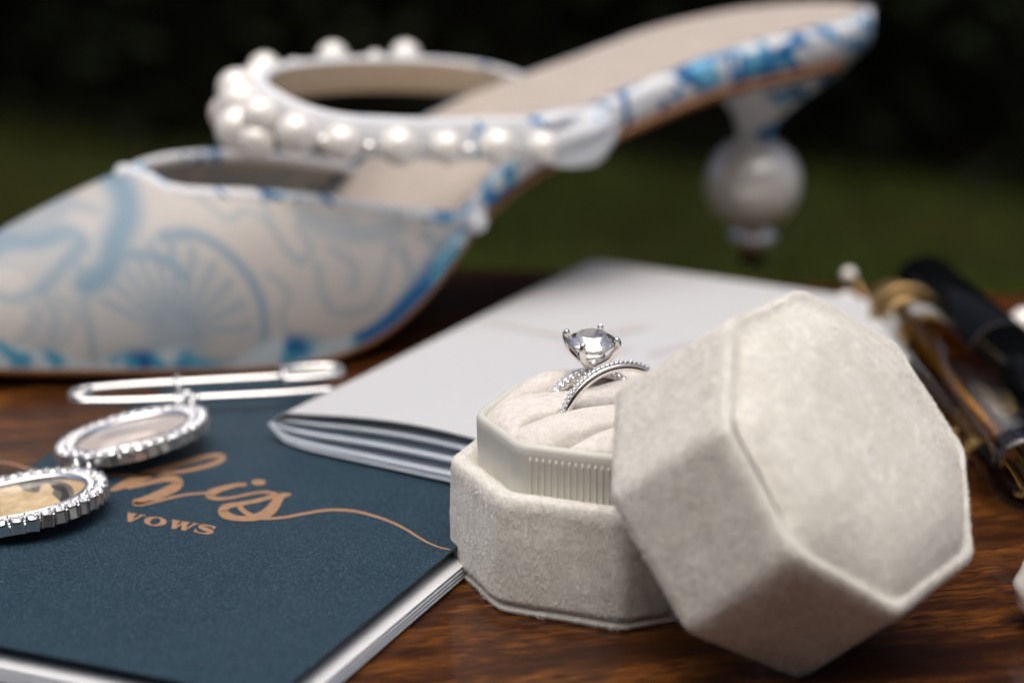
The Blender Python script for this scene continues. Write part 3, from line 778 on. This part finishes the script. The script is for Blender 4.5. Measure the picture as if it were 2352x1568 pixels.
def charms():
    c1 = at(306, 1000, .92); 
    n1 = np.array([-.15, .05, 1.0]); ax1 = np.array([math.cos(math.radians(64)), math.sin(math.radians(64)), 0])
    t, ax, ay, nn = charm(c1, ax1, n1, 1.66, 1.38, 'blurred upper crystal-rimmed oval photo charm, hanging next to the safety pin', 0)
    c2 = at(52, 1152, .84)
    t2, ax2, ay2, nn2 = charm(c2, (.62, .78, 0), (-.10, .03, 1.0), 1.58, 1.42, 'lower crystal-rimmed oval photo charm cut by the left edge, tan and grey photograph', 1)
    V, F = linkring(at(190, 1066, .95), .16, (.6, -.2, .5), .04); mesh('jump_ring', V, F, M['silver'], t2)
    V, F = linkring(at(172, 1058, .95), .13, (.2, .9, .2), .035); mesh('jump_ring', V, F, M['silver'], t2)
    V, F = linkring(at(424, 922, 1.05), .17, (.5, -.4, .6), .05); mesh('jump_ring', V, F, M['silver'], t)
    V, F = linkring(at(409, 896, 1.15), .28, (.95, .25, .0), .055); mesh('hanging_loop', V, F, M['silver'], t)
    for px, py in ((430, 905), (448, 914), (418, 917)):
        V, F = sphere(at(px, py, 1.15), .09, 10, 6); mesh('crystal_bead', V, F, M['crystal'], t, smooth=False)
    # safety pin: two bars, coil at the left, clasp head at the right
    t = thing('safety_pin', at(480, 890, ZC), 'long silver safety pin lying on the navy booklet behind the charms', 'safety pin')
    z = .86
    lo = [at(176, 922, z), at(300, 921, z), at(480, 913, z), at(640, 905, z), at(770, 895, z)]
    hi = [at(185, 896, z), at(300, 886, z), at(480, 876, z), at(640, 867, z), at(690, 862, z)]
    V, F = tube(spline(lo, 20), .085, 12); mesh('lower_bar', V, F, M['silver'], t)
    V, F = tube(spline(hi, 20), .095, 12); mesh('upper_bar', V, F, M['silver'], t)
    cc = (lo[0]+hi[0])/2; a = []
    for i in range(60):
        q = i/59*2*math.pi*2+.4; a.append(cc+np.array([math.cos(q)*.18+.05, math.sin(q)*.30, -.06+.16*i/59]))
    V, F = tube(a, .075, 10); mesh('coil', V, F, M['silver'], t)
    # clasp: folded sheet hood
    p0, p1 = at(650, 866, z+.05), at(785, 856, z+.05); d = (p1-p0); L = np.linalg.norm(d); d /= L; sd_ = np.array([-d[1], d[0], 0])
    loop = []
    for x, y in ((0, .30), (.35, .42), (L*.7, .42), (L*.95, .30), (L, .05), (L*.95, -.28), (L*.7, -.40), (.35, -.42), (0, -.36)): loop.append(p0+d*x+sd_*y+np.array([0, 0, .06]))
    V, F = tube(spline(loop, 40), .075, 10); mesh('clasp', V, F, M['silver'], t)
    V, F = tube([p0+sd_*.40+np.array([0, 0, .1]), p0+sd_*.2+np.array([0, 0, .2]), p0-sd_*.25+np.array([0, 0, .15]), p0-sd_*.45+np.array([0, 0, -.1])], .06, 8); mesh('clasp_band', V, F, M['silver'], t)
    V, F = loft([[p0+d*x+sd_*y+np.array([0, 0, zz]) for x, y in ((.1, .3), (L*.9, .25), (L*.9, -.22), (.1, -.3))] for zz in (.02, .05)]); mesh('clasp_plate', V, F, M['silver'], t, smooth=False)
charms()

# ------------------------------------------------------------ shoe
HP = at(1725, 608, 0); PH = math.radians(28); SE = np.array([math.cos(PH), math.sin(PH), 0]); SN = np.array([math.sin(PH), -math.cos(PH), 0])
def pl(px, py, off):                                      # sight line onto the upright plane at side offset off -> (along, up)
    d = ray(px, py); o = np.array([0, 0, H]); t = (off-np.dot(o-HP, SN))/np.dot(d, SN); q = o+d*t
    return float(np.dot(q-HP, SE)), float(q[2])
def W3(s, o, z): return HP+SE*s+SN*o+np.array([0, 0, z])
def crv(tab):
    x = [p[0] for p in tab]; 
    P = spline(tab, len(tab)*16); order = np.argsort(P[:, 0]); return lambda s: float(np.interp(s, P[order, 0], P[order, 1]))
near_o = crv([(-26, .02), (-25, .45), (-24, 1.0), (-22, 2.0), (-20, 2.8), (-18, 3.4), (-16, 3.9), (-14, 4.0), (-12, 3.7), (-10.3, 3.3), (-8, 2.75), (-5, 2.45), (-2, 2.5), (0, 2.5), (1.5, 2.25), (2.6, 1.6), (3.2, .9), (3.5, .05)])
far_o = crv([(-26, -.02), (-25, -.4), (-24, -.9), (-22, -1.7), (-20, -2.5), (-18, -3.1), (-16, -3.6), (-14, -3.8), (-12, -3.7), (-10, -3.4), (-7.2, -2.8), (-5, -2.5), (-2, -2.5), (0, -2.5), (1.5, -2.2), (2.6, -1.6), (3.2, -.9), (3.5, -.05)])
sole_z = crv([(-26, .75), (-24, .55), (-22, .4), (-20, .3), (-18, .18), (-16, .12), (-14.7, .17), (-13.2, .55), (-12, 1.25), (-11.1, 2.05), (-10.1, 2.95), (-9.2, 3.45), (-8.2, 3.86), (-6, 4.47), (-3.2, 5.25), (-1, 5.6), (1, 5.8), (3.5, 6.2)])
ins_z = crv([(-26, 1.05), (-24, .85), (-20, .65), (-16, .5), (-14, .85), (-12, 2.0), (-11, 2.9), (-10.4, 3.45), (-9.4, 4.15), (-8.1, 4.8), (-7, 5.2), (-5.9, 5.55), (-2.4, 6.47), (0, 6.85), (2, 7.05), (3.5, 7.15)])
def shoe():
    t = thing('mule_shoe', W3(-11, 0, 0), 'blue and white printed pointed mule with pearl ankle strap and pearl heel', 'shoe')
    ss = np.concatenate([np.linspace(-26, -10.5, 46), np.linspace(-10.2, 2, 40), np.linspace(2.2, 3.5, 14)])
    # outsole: brown leather, thin
    def slab(z0, z1, g, nm, mat, smin=-26, smax=3.5, bump_=0):
        r = []
        for s in ss:
            if s < smin or s > smax: continue
            n_, f_ = near_o(s)+g, far_o(s)-g; za, zb = z0(s), z1(s)
            r.append([W3(s, n_-.12, za), W3(s, n_, za+(zb-za)*.4), W3(s, n_, zb-(zb-za)*.2), W3(s, n_-.1, zb), W3(s, (n_+f_)/2+.8, zb+bump_), W3(s, (n_+f_)/2-.8, zb+bump_), W3(s, f_+.1, zb), W3(s, f_, zb-(zb-za)*.2), W3(s, f_, za+(zb-za)*.4), W3(s, f_+.12, za)])
        V, F = loft(r); mesh(nm, V, [tuple(reversed(q)) for q in F], mat, t)
    slab(lambda s: sole_z(s)-.10, lambda s: sole_z(s)+.17, .03, 'outsole', M['sole'], -26, 1.2)
    slab(lambda s: sole_z(s)+.10, lambda s: ins_z(s)-.02, -.01, 'covered_insole_board', M['toile'], -26, 3.5)
    # insole sock: nude leather inset from a printed edge
    r = []
    for s in ss:
        if s > 3.05: continue
        n_, f_ = near_o(s)-.42, far_o(s)+.27
        if n_-f_ < .1: n_, f_ = .05, -.05
        r.append([W3(s, n_+(f_-n_)*k, ins_z(s)+.035+.05*math.sin(k*math.pi)-.02) for k in np.linspace(0, 1, 12)])
    V, F = grid(np.array(r)); mesh('insole', V, F, M['nude'], t)
    # printed upper of the toe
    topn = [(-26, .05, 1.1), (-25, .0, 1.5), (-23.5, 0, 2.15), (-21.5, 0, 2.95), (-19.8, 0, 3.65)]
    thr = pl(285, 400, 0); topn.append((thr[0], 0.0, thr[1]))
    for px, py, o in ((400, 440, 1.3), (500, 448, 1.9), (590, 451, 2.35), (750, 465, 2.9), (900, 487, 3.2), (1000, 499, 3.35), (1090, 507, 3.35)):
        a = pl(px, py, o); topn.append((a[0], o, a[1]))
    topf = [(-26, -.05, 1.1), (-25, 0, 1.5), (-23.5, 0, 2.15), (-21.5, 0, 2.95), (-19.8, 0, 3.65), (thr[0], 0, thr[1])]
    for px, py, o in ((360, 372, -1.0), (450, 360, -1.7), (560, 357, -2.3), (680, 366, -2.8), (780, 382, -3.2), (880, 408, -3.45)):
        a = pl(px, py, o); topf.append((a[0], o, a[1]))
    strokes = []                                          # print of the mesh cloth: (points in along/up, width, strength)
    def sk(pts, w_, st=1.0, off=3.2):
        P = spline([pl(x, y, off) for x, y in pts], 40); strokes.append((P, w_, st))
    sk([(330, 440), (310, 500), (270, 560), (235, 620), (190, 650)], .42, .95, 2.2)
    sk([(0, 640), (60, 600), (130, 585), (190, 560), (215, 575), (180, 610), (110, 680)], .26, .8, 2.6)
    sk([(215, 620), (212, 700), (222, 800), (235, 860)], .16, .7)
    sk([(225, 650), (280, 620), (340, 600), (400, 610), (430, 640)], .22, .8)
    sk([(400, 560), (470, 550), (530, 590), (570, 650), (585, 720), (580, 790)], .2, .8)
    sk([(0, 700), (60, 720), (120, 700), (150, 740), (140, 800)], .18, .6)
    sk([(60, 560), (140, 540), (200, 500), (250, 500)], .16, .5, 2)
    for a in np.linspace(-160, -10, 11):
        q = math.radians(a); sk([(400+40*math.cos(q), 770+40*math.sin(q)), (400+158*math.cos(q), 770+200*math.sin(q))], .13, .7)
    sk([(480, 470), (520, 500), (560, 480), (600, 510)], .10, .5, 2.6); sk([(60, 820), (110, 760), (90, 700)], .12, .6); sk([(160, 700), (190, 740), (170, 800)], .12, .55); sk([(600, 620), (640, 660), (620, 720), (660, 760)], .12, .5); sk([(740, 560), (790, 600), (780, 650)], .12, .5)
    sk([(620, 470), (625, 520), (640, 560), (670, 590), (700, 560), (680, 520), (720, 500), (800, 500)], .12, .55)
    sk([(700, 500), (760, 525), (830, 530), (900, 510)], .35, .45)
    sk([(710, 600), (715, 660), (740, 700), (820, 690), (860, 620), (880, 540)], .12, .6)
    sk([(880, 700), (930, 640), (980, 580), (1040, 530)], .22, .8); sk([(860, 760), (930, 700), (1000, 620), (1060, 550)], .16, .7)
    sk([(900, 560), (920, 620), (900, 690)], .15, .6); sk([(960, 530), (990, 560)], .2, .6)
    fanc = np.array(pl(400, 775, 3.2))
    def paint(X3):
        rel = X3-HP; s = rel@SE; z = rel[:, 2]; o = rel@SN; Q = np.column_stack([s, z]); n = len(Q)
        base = np.tile(np.array([.47, .44, .405]), (n, 1)); base += (fbm(X3, .6, 2, 5)*.03)[:, None]
        amt = np.zeros(n)
        for P, w_, st in strokes:
            d = np.min(np.hypot(Q[:, None, 0]-P[None, :, 0], Q[:, None, 1]-P[None, :, 1]), axis=1)
            amt = np.maximum(amt, st*np.clip(1.35-d/(w_*.8), 0, 1))
        d = np.hypot(Q[:, 0]-fanc[0], (Q[:, 1]-fanc[1])*.9); amt = np.maximum(amt, .55*np.clip(1.6-d/.75, 0, 1)); amt = np.maximum(amt, .22*(d < 1.75))
        amt = np.maximum(amt, .35*np.clip((-18.3-s)/3, 0, 1)*(.6+.4*np.sign(fbm(X3, 1.2, 2, 8))))
        pale = np.array([.10, .225, .32])
        amt = np.clip(amt*.95+.10*np.clip(fbm(X3, .9, 3, 77), 0, 1), 0, 1)
        col = base*(1-amt[:, None]*.85)+pale*amt[:, None]*.85
        # the dense cloth round the sole shows its print at full strength
        zb = np.array([sole_z(v) for v in s]); f = fbm(X3, 1.5, 3, 21)*.7-.30
        for px, py, wd_, g_ in ((375, 800, .95, 1.0), (330, 802, .5, .6), (535, 800, .35, .5), (670, 800, .55, .8), (850, 765, .6, 1.0), (905, 735, .5, .8), (150, 808, .22, .6), (60, 806, .3, .5), (985, 655, .5, .6), (1040, 600, .35, .6)):
            q = pl(px, py, 3.6); f = f+g_*np.exp(-((s-q[0])/wd_)**2)
        hgt = .66+.34*fbm(X3, 1.3, 2, 33)
        hb = hgt+np.clip((s+14)/3.5, 0, 1.0)*.35
        w_ = np.clip((hb-(z-zb))/.18, 0, 1)
        strong = np.where((f > .16)[:, None], np.array([.008, .12, .30]), np.where((f > -.25)[:, None], np.array([.07, .30, .44]), np.array([.46, .56, .60])))
        return col*(1-w_[:, None])+strong*w_[:, None]
    def side(tab, edge, nm, flip):
        L = spline(tab, 150); rows = []
        for i in range(len(L)):
            s, o, z = L[i]; sb = s if i < 149 else s
            ob = edge(max(-25.98, s)); zb = sole_z(s)+.12; r = []
            for v in np.linspace(0, 1, 44):
                oo = ob+(o-ob)*(1-math.cos(v*math.pi/2)); zz = zb+(z-zb)*math.sin(v*math.pi/2)**.92
                r.append(W3(s, oo, zz))
            rows.append(r)
        V, F = grid(np.array(rows)); F = [tuple(reversed(q)) for q in F] if flip else F
        mesh(nm, V, F, M['mesh_print'], t, col=paint(V)); return L
    Ln = side(topn, near_o, 'upper_near_side', True); Lf = side(topf, far_o, 'upper_far_side', False)
    pn_ = [W3(*q) for q in Ln if q[0] >= thr[0]-.02]; pf_ = [W3(*q) for q in Lf if q[0] >= thr[0]-.02]
    V, F = tube(pn_, .17, 10); mesh('piping', V, F, M['toile_pipe'], t)
    V, F = tube(pf_, .15, 10); mesh('piping', V, F, M['toile_pipe'], t)
    V, F = sphere(W3(thr[0], 0, thr[1]), .24, 14, 8); mesh('piping_knot', V, F, M['toile_pale'], t)
    a = pl(1090, 508, 3.45); V, F = sphere(W3(a[0], 3.5, a[1]), .30, 14, 8); mesh('piping_knot', V, F, M['toile_pale'], t)
    # heel
    rows = []
    for y, x0, x1, dy in ((130, 1560, 1950, 1.8), (170, 1610, 1905, 1.6), (205, 1650, 1855, 1.35), (235, 1678, 1815, 1.05), (262, 1692, 1790, .75), (290, 1698, 1775, .52), (325, 1700, 1768, .44), (360, 1702, 1766, .42)):
        a, b = pl(x0, y, 0), pl(x1, y, 0); z = (a[1]+b[1])/2; rows.append((a[0], b[0], z, dy))
    top = rows[0]; V, F = loft([circle(W3((a+b)/2, 0, z), (b-a)/2, 28, SE, SN, dy) for a, b, z, dy in rows])
    zt = 6.15
    R = [circle(W3(.6, 0, zt), 2.45, 28, SE, SN, 1.95)]+[circle(W3((a+b)/2, 0, z), (b-a)/2, 28, SE, SN, dy) for a, b, z, dy in rows]
    V, F = loft(R); mesh('heel', V, [tuple(reversed(q)) for q in F], M['toile_heel'], t)
    a = pl(1730, 420, 0); V, F = sphere(W3(a[0], 0, a[1]), 1.37, 48, 32); mesh('heel_pearl', V, F, M['pearl'], t)
    zc = a[1]-1.37
    V, F = loft([circle(W3(.05, 0, z), r, 24) for z, r in ((zc+.15, .45), (zc+.02, .56), (zc-.25, .58), (zc-.5, .56), (zc-.66, .48), (zc-.70, .40))]); mesh('heel_collar', V, F, M['silver'], t)
    for k in range(14):
        q = k*2*math.pi/14; p = W3(.05, 0, zc-.16)+np.array([math.cos(q)*.62, math.sin(q)*.62, 0]); V, F = brilliant(p, .15, (math.cos(q), math.sin(q), .1)); mesh('collar_crystal', V, F, M['crystal'], t, smooth=False)
    V, F = loft([circle(W3(.05, 0, z), r, 20) for z, r in ((zc-.66, .40), (.2, .40), (0.02, .42), (0, .38))]); mesh('heel_tip', V, F, M['dark'], t)
    # ankle strap: a stiff loop standing out over the toe
    key = []
    for px, py, o in ((1345, 318, 2.95), (1250, 322, 3.35), (1122, 320, 3.5), (1015, 322, 3.55), (900, 318, 3.5), (785, 310, 3.25), (690, 285, 2.8), (625, 255, 2.1), (590, 232, 1.2), (590, 215, .2), (615, 195, -.9), (690, 180, -2.0), (790, 172, -2.75), (900, 170, -3.15), (1010, 175, -3.3), (1110, 188, -3.2), (1190, 212, -2.95), (1250, 245, -2.75)):
        a = pl(px, py, o); key.append(W3(a[0], o, a[1]))
    K = spline(key, 130); cen = K.mean(0); outer, inner = [], []
    hw = .46
    for i in range(130):
        tg = K[min(i+1, 129)]-K[max(i-1, 0)]; tg /= np.linalg.norm(tg)
        n_ = np.cross(tg, [0, 0, 1]); n_ /= np.linalg.norm(n_)
        if np.dot(n_, K[i]-cen) < 0: n_ = -n_
        up = np.array([0, 0, 1.0])+n_*.0
        k = i/129; h = hw*(1+.25*abs(2*k-1)**3)
        outer.append([K[i]+up*h*a+n_*b for a, b in ((-1, -.1), (-1, .0), (-.9, .10), (0, .13), (.8, .10), (1, .0), (1.02, -.16), (.9, -.28), (.8, -.30))])
        inner.append([K[i]+up*h*a+n_*b for a, b in ((-1, -.1), (-.95, -.28), (-.8, -.30), (0, -.315), (.8, -.302))])
    V, F = grid(np.array(outer)); mesh('ankle_strap', V, F, M['toile_pale'], t)
    V, F = grid(np.array(inner)); mesh('strap_lining', V, F, M['nude_dark'], t)
    # pearls on the outside of the strap
    def strap_at(px):                                     # strap position nearest to a horizontal place, near side first
        pass
    arc = np.concatenate([[0], np.cumsum(np.linalg.norm(np.diff(K, axis=0), axis=1))])
    def put(f, r, dz, mat, nm, out_=.0):
        i = int(np.clip(f, 0, 1)*129); tg = K[min(i+1, 129)]-K[max(i-1, 0)]; tg /= np.linalg.norm(tg); n_ = np.cross(tg, [0, 0, 1]); n_ /= np.linalg.norm(n_)
        if np.dot(n_, K[i]-cen) < 0: n_ = -n_
        p = K[i]+n_*(r*.75+.08+out_)+np.array([0, 0, dz]); V, F = sphere(p, r, 24, 16); mesh(nm, V, F, mat, t); return p
    def near_frac(px, side_=0):
        best = None
        for i in range(130):
            x, y, z = K[i]; ww = y*cs-(z-H)*sn; X = 1176+FPX*x/ww
            if (side_ == 0 and i > 66) or (side_ == 1 and i < 66): continue
            if best is None or abs(X-px) < best[0]: best = (abs(X-px), i/129)
        return best[1]
    for px, r in ((1222, .40), (1122, .46), (1015, .41), (900, .47), (785, .44), (692, .49)):
        put(near_frac(px), r, -.12, M['pearl'], 'pearl')
    for px in (1168, 1068, 958, 842, 738):
        put(near_frac(px), .15, -.20, M['crystal'] if px in (1068, 738) else M['silver'], 'spacer_bead', .05)
    for px, py, o, r in ((600, 268, 2.0, .50), (556, 240, 1.1, .60), (548, 296, 1.5, .56), (590, 322, 2.1, .42), (528, 262, .5, .50), (545, 205, -.1, .50), (590, 188, -1.1, .46)):
        a = pl(px, py, o); V, F = sphere(W3(a[0], o, a[1]), r, 24, 16); mesh('pearl', V, F, M['pearl'], t)
    for px, r, dz in ((640, .42, .30), (790, .42, .42), (955, .42, .45), (870, .26, .32), (700, .26, .22)):
        put(near_frac(px, 1), r, dz, M['pearl'], 'pearl')
    # gathered tab that holds the strap on the near edge of the arch
    rows = []
    for k, (px, yt, yb, o) in enumerate(((1238, 272, 372, 3.65), (1275, 264, 380, 3.62), (1310, 258, 384, 3.55), (1345, 258, 384, 3.45), (1375, 258, 378, 3.3), (1398, 262, 348, 3.05), (1412, 268, 310, 2.8))):
        a, b = pl(px, yt, o), pl(px, yb, o); r = []
        for j in range(13):
            v = j/12; r.append(W3(a[0]+(b[0]-a[0])*v+.04*math.sin(v*9+k), o+.16*math.sin(v*math.pi)+.10*math.sin(v*13+k*1.1)-.25*(v < .01), a[1]+(b[1]-a[1])*v))
        rows.append(r)
    A = spline(np.array(rows).reshape(7, -1), 28).reshape(28, 13, 3); Bk = A-SN*.5
    V, F = loft([np.concatenate([A[i], Bk[i][::-1]]) for i in range(28)]); mesh('gathered_tab', V, F, M['toile_pale'], t)
shoe()

# ------------------------------------------------------------ perfume vial, black case, small ornaments
def extras():
    # glass perfume vial lying on its side
    r = .74; n0 = at(2366, 1092, r+.02); n1 = at(2085, 742, r+.02)
    t = thing('perfume_vial', (9.9, 41, 0), 'clear glass perfume vial with gold cap lying beside the black case', 'perfume bottle')
    V, F = cyl(n0, n1, [(0, .55), (.004, .70), (.02, r), (.9, r), (.955, r*.96), (.975, .5), (1.0, .42)], 40); mesh('glass_body', V, F, M['glass'], t)
    d = (n1-n0)/np.linalg.norm(n1-n0)
    V, F = cyl(n0+d*.75, n0+d*9.3, [(0, .40), (.01, .58), (.97, .60), (1, .4)], 32); mesh('scent', V, F, M['amber'], t)
    V, F = cyl(n1-d*.35, n1+d*2.0, [(0, .50), (.02, .60), (.25, .62), (.27, .66), (.36, .66), (.38, .60), (.96, .58), (1, .50)], 36); mesh('gold_cap', V, F, M['gold'], t)
    V, F = tube([n0+d*1.2+np.array([-.1, 0, .1]), n0+d*5+np.array([-.2, 0, .2]), n1], .085, 10); mesh('gold_rod', V, F, M['gold'], t)
    V, F = tube(circle(n1+d*.35, .80, 40, *frame_of(d)[1:]), .09, 10, closed=True); mesh('cap_ring', V, F, M['gold'], t)
    # black lacquer case
    p0 = np.array([11.45, 36.0, .82]); p1 = np.array([10.5, 49.6, .82])
    t = thing('makeup_case', (11, 43, 0), 'black lacquered round case lying at the right behind the vial', 'makeup case')
    V, F = cyl(p0, p1, [(0, .6), (.01, .80), (.49, .81), (.492, .79), (.5, .79), (.502, .81), (.975, .80), (.99, .74), (1, .60)], 40); mesh('case', V, F, M['black'], t)
    V, F = cyl(p0+(p1-p0)*.488, p0+(p1-p0)*.504, [(0, .8), (1, .8)], 40); mesh('joint_ring', V, F, M['dark'], t)
    # folded gold clip piece at the vial's far end
    t = thing('gold_hairpin', at(1975, 665, .3), 'small gold and pearl hairpin lying by the far end of the vial', 'hairpin')
    V, F = tube(spline([at(1945, 640, .25), at(1965, 650, .9), at(1990, 690, .6), at(2030, 745, .35), at(2070, 800, .3)], 30), .10, 8); mesh('pin_wire', V, F, M['gold'], t)
    for px, py, z, rr in ((1950, 632, .8, .20), (1945, 695, .4, .30)):
        V, F = sphere(at(px, py, z), rr, 16, 10); mesh('pearl', V, F, M['pearl'], t)
    # single ornaments cut by the right edge
    V, F = sphere((12.55, 47.0, .42), .42, 20, 12); mesh('loose_pearl', V, F, M['pearl'], None, label='single ivory pearl on the table behind the black case', cat='pearl', base=(12.55, 47.0, 0))
    c = at(2418, 1358, .62); V, F = sphere(c, .62, 26, 18)
    V = c+(V-c)*(1+.10*np.sin((V-c)[:, 2:3]*11)*np.cos((V-c)[:, 0:1]*9)); mesh('shell_bead', V, F, M['pearl'], None, label='white ridged shell ornament at the right edge beside the lid', cat='ornament', base=(c[0], c[1], 0))
extras()
for o in bpy.data.objects:
    if 'base' in o: del o['base']
